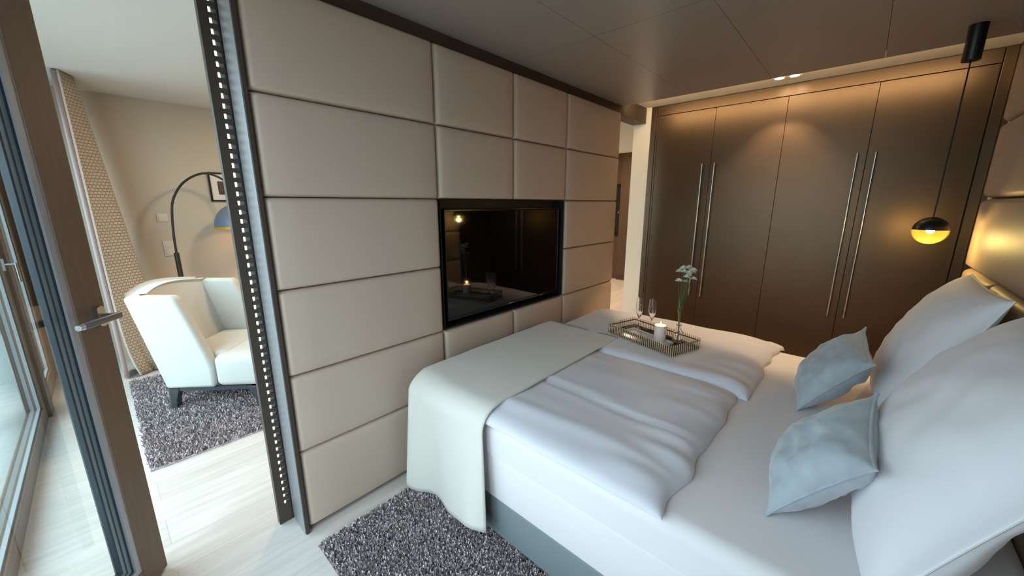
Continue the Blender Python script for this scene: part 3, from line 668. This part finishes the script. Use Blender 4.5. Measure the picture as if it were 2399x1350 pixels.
# ================================================================== RUGS
def rug(name, x0, x1, y0, y1, n, ln, label):
    k = n
    px = rng.uniform(x0, x1, k); py = rng.uniform(y0, y1, k); a = rng.uniform(0, 2*PI, k); ti = rng.uniform(0.15, 0.9, k); le = ln*rng.uniform(0.7, 1.15, k); wd_ = rng.uniform(0.0028, 0.0048, k)
    ca, sa = np.cos(a), np.sin(a); h_ = le*np.cos(ti); d_ = le*np.sin(ti); b = rng.uniform(0, 2*PI, k); wx, wy = np.cos(b)*wd_, np.sin(b)*wd_
    z0 = np.full(k, 0.006)
    V = np.empty((k, 4, 3))
    V[:, 0] = np.stack([px-wx, py-wy, z0], 1); V[:, 1] = np.stack([px+wx, py+wy, z0], 1)
    V[:, 2] = np.stack([px+ca*d_*0.9+wx*0.7, py+sa*d_*0.9+wy*0.7, z0+h_], 1); V[:, 3] = np.stack([px+ca*d_*0.9-wx*0.7, py+sa*d_*0.9-wy*0.7, z0+h_], 1)
    V = V.reshape(-1, 3); bx = np.array([(x0,y0,0.001),(x1,y0,0.001),(x1,y1,0.001),(x0,y1,0.001),(x0,y0,0.008),(x1,y0,0.008),(x1,y1,0.008),(x0,y1,0.008)])
    nb = len(V); V = np.vstack([V, bx]); F = np.arange(nb, dtype=np.int32); bf = np.array([(0,3,2,1),(4,5,6,7),(0,1,5,4),(1,2,6,5),(2,3,7,6),(3,0,4,7)], dtype=np.int32).ravel()+nb
    F = np.concatenate([F, bf]); nf = len(F)//4
    org = np.array([(x0+x1)/2, (y0+y1)/2, 0]); V = V-org
    me = bpy.data.meshes.new(name); me.vertices.add(len(V)); me.vertices.foreach_set('co', V.astype(np.float32).ravel())
    me.loops.add(len(F)); me.loops.foreach_set('vertex_index', F); me.polygons.add(nf); me.polygons.foreach_set('loop_start', np.arange(nf, dtype=np.int32)*4)
    me.update(calc_edges=True); me.materials.append(M['rug']); o = bpy.data.objects.new(name, me); COL.objects.link(o); o.location = tuple(org)
    return tag(o, label, 'rug')
rug('rug', 0.445, 1.35, 0.25, 1.575, 75000, 0.024, 'grey brown shag rug on the pale floor beside the bed')
rug('rug', -0.015, 2.4, 2.80, 4.42, 110000, 0.028, 'grey brown shag rug under the armchair in the living room')

# ================================================================== LIVING ROOM
ch = thing('armchair', 'pale wing armchair with slanted sides on the living room rug', 'armchair', (0.158, 3.563, 0.03), (0, 0, math.atan2(-0.687, 0.727)))
# local x = forward, local y = across (0 near side .. CW far side), z above the rug
CW, wt = 0.73, 0.085
sidep = [(0.0, 0.154), (-0.167, 0.838), (-0.145, 0.848), (0.14, 0.845), (0.172, 0.825), (0.255, 0.585), (0.312, 0.41), (0.340, 0.30), (0.338, 0.154)]
for y0, nm in ((0.0, 'wing'), (CW-wt, 'wing')):
    MB().prism(sidep, 1, y0, y0+wt).build(nm, M['armchair'], ch, None, bevel=0.022, seg=4, ang=50)
def backpt(side):
    def fn(u, v):
        y = wt*0.6+(CW-wt*1.2)*u; zz = 0.16+(0.845-0.16)*v; bow = math.sin(PI*u)
        x = (-0.167*(zz-0.154)/0.684) - 0.075*bow*(0.5+0.5*v)
        zz += 0.035*bow*v
        return (x+(0.0 if side == 0 else 0.11-0.02*v), y, zz)
    return fn
q = MB(); n_u, n_v = 20, 12
q.grid(n_u, n_v, backpt(0), flip=True); q.grid(n_u, n_v, backpt(1))
w_ = n_u+1; o2 = (n_u+1)*(n_v+1)
q.add([], []); 
for i in range(n_u): q.f.append((n_v*w_+i, n_v*w_+i+1, o2+n_v*w_+i+1, o2+n_v*w_+i)); q.mi.append(0)
for i in range(n_u): q.f.append((i+1, i, o2+i, o2+i+1)); q.mi.append(0)
for j in range(n_v): q.f.append((j*w_, (j+1)*w_, o2+(j+1)*w_, o2+j*w_)); q.mi.append(0); q.f.append(((j+1)*w_+n_u, j*w_+n_u, o2+j*w_+n_u, o2+(j+1)*w_+n_u)); q.mi.append(0)
q.build('backrest', M['armchair'], ch, None, bevel=0.025, seg=4, ang=50)
q = rbox((0.342, 0.004, 0.154), (0.665, CW-0.004, 0.385), 0.045)
q.v = [(x, y, z+(0.035*math.sin(PI*min(1, max(0, y/CW))) if z > 0.3 else 0)) for x, y, z in q.v]
q2 = rbox((0.03, wt+0.002, 0.156), (0.40, CW-wt-0.002, 0.40), 0.03); q.add(q2.v, q2.f)
q.build('seat', M['armchair'], ch, None, ang=50)
MB().box((0.01, 0.012, 0.128), (0.64, 0.04, 0.154)).box((0.01, CW-0.04, 0.128), (0.64, CW-0.012, 0.154)).box((0.61, 0.04, 0.128), (0.64, CW-0.04, 0.154)).box((0.01, 0.04, 0.128), (0.04, CW-0.04, 0.154)).build('base_frame', M['chairleg'], ch, None, smooth=False)
legp = [(0.008, 0.154), (0.0, 0.0), (0.042, 0.0), (0.050, 0.06), (0.075, 0.128), (0.075, 0.154)]
for y0 in (0.006, CW-0.056):
    MB().prism(legp, 1, y0, y0+0.05).build('leg', M['chairleg'], ch, None, smooth=False, bevel=0.003)
    MB().prism([(0.652-x, z) for x, z in legp[::-1]], 1, y0, y0+0.05).build('leg', M['chairleg'], ch, None, smooth=False, bevel=0.003)

# curtain gathered in the corner
ct = thing('curtain', 'tall woven beige curtain gathered beside the living room window', 'curtain', (0.03, 4.75, 0))
off = ct.location
def cpath(pts, nsub=8):
    P = [Vector(p).to_3d() for p in pts]; out = []
    for i in range(len(P)-1):
        p0, p1, p2, p3 = P[max(i-1, 0)], P[i], P[i+1], P[min(i+2, len(P)-1)]
        for k in range(nsub):
            t = k/nsub; out.append(0.5*((2*p1)+(p2-p0)*t+(2*p0-5*p1+4*p2-p3)*t*t+(3*p1-p0-3*p2+p3)*t**3))
    out.append(P[-1]); return out
def drape(name, path, m, z0, z1, nz_=24, uvs=True, sway=0.012):
    P = cpath(path); L = [0]
    for a_, b_ in zip(P[:-1], P[1:]): L.append(L[-1]+(b_-a_).length)
    c0 = Vector((sum(p.x for p in P)/len(P), sum(p.y for p in P)/len(P)))
    vs = []; uv = []
    for j in range(nz_+1):
        t = j/nz_; z = z0+(z1-z0)*t; k = 1.0-0.22*t*t
        for p, l in zip(P, L):
            x = p.x*(0.7+2.2*(1-t)) if p.x > 0 else p.x
            if name != 'lining': x += 0.07*math.exp(-z/0.22)*(1 if p.x < 0.03 else 0.4)
            vs.append((x, p.y+(-0.05*math.exp(-z/0.3) if p.x > 0.05 else 0), z)); uv.append((l*(0.8+1.0*(1-t)), z))
    n_ = len(P); fs = [(j*n_+i, j*n_+i+1, (j+1)*n_+i+1, (j+1)*n_+i) for j in range(nz_) for i in range(n_-1)]
    mb = MB().add(vs, fs); o = mb.build(name, m, ct, off, ang=80)
    me = o.data; ul = me.uv_layers.new(name='UVMap')
    for lp in me.loops: ul.data[lp.index].uv = uv[lp.vertex_index]
    s_ = o.modifiers.new('solid', 'SOLIDIFY'); s_.thickness = 0.004; s_.offset = 0
    return o
drape('cloth', [(0.0, 4.555), (0.045, 4.63), (0.10, 4.72), (0.075, 4.79), (0.0, 4.82), (0.02, 4.88), (0.10, 4.91), (0.085, 4.98), (0.01, 5.01), (0.05, 5.08), (0.08, 5.13)], M['curtain'], 0.015, 2.475)
drape('edge_band', [(-0.012, 4.545), (-0.008, 4.546), (0.0, 4.552)], M['band'], 0.013, 2.475)
drape('lining', [(-0.012, 4.552), (-0.026, 4.538), (-0.040, 4.56), (-0.038, 4.66), (-0.02, 4.80)], M['lining'], 0.02, 2.47)

# arc floor lamp
fl = thing('floor_lamp', 'dark arc floor lamp with a slate blue dome behind the armchair', 'lamp', (0.492, 4.9, 0)); off = fl.location
MB().lathe([(0, 0), (0.15, 0), (0.15, 0.022), (0.145, 0.026), (0, 0.026)], n=40).build('base', M['lampblack'], fl)
MB().tube([(0, 0, 0.02), (0, 0, 1.04)], 0.021, 16).build('pole', M['lampblack'], fl)
arc = cpath([(0.492, 1.02, 0), (0.497, 1.20, 0), (0.514, 1.40, 0), (0.540, 1.538, 0), (0.605, 1.663, 0), (0.680, 1.741, 0), (0.769, 1.792, 0), (0.850, 1.802, 0), (0.950, 1.757, 0), (1.01, 1.68, 0), (1.035, 1.57, 0), (1.04, 1.50, 0)], 5)
MB().tube([(p.x-0.492, 0, p.y) for p in arc], 0.0105, 10).build('arc', M['lampblack'], fl)
A = np.linspace(PI/2, 0.0, 14); RS = 0.215
MB().lathe([(max(0.0001, RS*math.cos(a)), 0.23*math.sin(a)) for a in A], (0.548, 0, 1.275), 40).build('dome', M['shade'], fl, ang=60)
MB().lathe([(max(0.0001, (RS-0.005)*math.cos(a)), 0.225*math.sin(a)-0.001) for a in A[::-1]]+[], (0.548, 0, 1.275), 40).build('dome_lining', M['gold'], fl, ang=60)
MB().lathe([(RS-0.004, 0), (RS+0.001, 0), (RS+0.001, -0.022), (RS-0.004, -0.022)], (0.548, 0, 1.275), 40).build('rim', M['gold'], fl, ang=60)
MB().lathe([(max(0.0001, 0.03*math.cos(a)), 0.03*math.sin(a)) for a in np.linspace(PI/2, -PI/2, 10)], (0.548, 0, 1.38), 16).build('bulb', M['bulb2'], fl)

# picture and wall plates
pc = thing('picture_frame', 'black framed small print with wide white mat on the cream wall', 'picture', (1.04, YF, 1.68)); off = pc.location
x0, x1, z0, z1 = 0.886, 1.20, 1.533, 1.836
q = MB(); f_ = 0.016
q.box((x0, YF-0.022, z0), (x1, YF-0.001, z0+f_)); q.box((x0, YF-0.022, z1-f_), (x1, YF-0.001, z1)); q.box((x0, YF-0.022, z0+f_), (x0+f_, YF-0.001, z1-f_)); q.box((x1-f_, YF-0.022, z0+f_), (x1, YF-0.001, z1-f_))
q.build('frame', M['black'], pc, off, smooth=False)
MB().box((x0+f_, YF-0.010, z0+f_), (x1-f_, YF-0.001, z1-f_)).build('mat_board', M['paper'], pc, off, smooth=False)
MB().box((0.962, YF-0.012, 1.605), (1.115, YF-0.010, 1.745)).build('print', M['print'], pc, off, smooth=False)
def wallplate(name, x, z, n, lab):
    t = thing(name, lab, 'switch', (x, YF, z))
    rbox((-0.041, -0.010, -0.041), (0.041, -0.001, -0.041+0.072*n+0.01), 0.003, 2).build('plate', M['switch'], t)
    for i in range(n): rbox((-0.028, -0.016, -0.028+0.072*i), (0.028, -0.010, 0.028+0.072*i), 0.002, 2).build('rocker', M['switch'], t)
wallplate('light_switch', 0.467, 1.372, 1, 'single white switch plate on the cream wall, higher of the two plates')
wallplate('light_switch', 0.473, 1.026, 2, 'double white switch plate on the cream wall, lower of the two plates')

# kitchen seen through the gap beside the partition
k1 = thing('tall_cabinet', 'tall brown kitchen cabinet seen through the gap beside the partition', 'cabinet', (7.2, 3.3, 0)); off = k1.location
MB().box((7.0, 2.9, 0.0), (7.6, 3.53, 2.47)).build('body', M['kitchen'], k1, off, smooth=False, bevel=0.003)
MB().box((6.98, 2.905, 0.09), (6.999, 3.525, 2.465)).build('door', M['kitchen'], k1, off, smooth=False, bevel=0.002)
k2 = thing('oven_cabinet', 'brown kitchen unit with black oven and dark niche left of the tall cabinet', 'cabinet', (7.3, 3.85, 0)); off = k2.location
MB().box((7.06, 3.535, 0.0), (7.6, 4.3, 0.86)).box((7.06, 3.535, 1.88), (7.6, 4.3, 2.47)).box((7.45, 3.535, 0.86), (7.6, 4.3, 1.88)).build('body', M['kitchen'], k2, off, smooth=False, bevel=0.003)
MB().box((7.10, 3.545, 1.45), (7.44, 4.29, 1.87)).build('oven', M['oven'], k2, off, smooth=False)
MB().box((7.10, 3.545, 0.865), (7.44, 4.29, 0.90)).box((7.40, 3.545, 0.90), (7.44, 4.29, 1.45)).build('niche', M['oven'], k2, off, smooth=False)
MB().tube([(7.25, 3.62, 0.90), (7.25, 3.62, 1.30), (7.18, 3.62, 1.38), (7.12, 3.62, 1.33)], 0.018, 10).build('tap', M['steel'], k2, off)

# warm ceiling lights added out of view for the living room and kitchen
for x, y, e in ((1.6, 3.6, 18), (3.6, 3.4, 20), (5.9, 3.2, 30)):
    light('living_light', 'AREA', (x, y, ZL-0.01), e, (1.0, 0.76, 0.50), (0, 0, 0), shape='DISK', size=0.25)
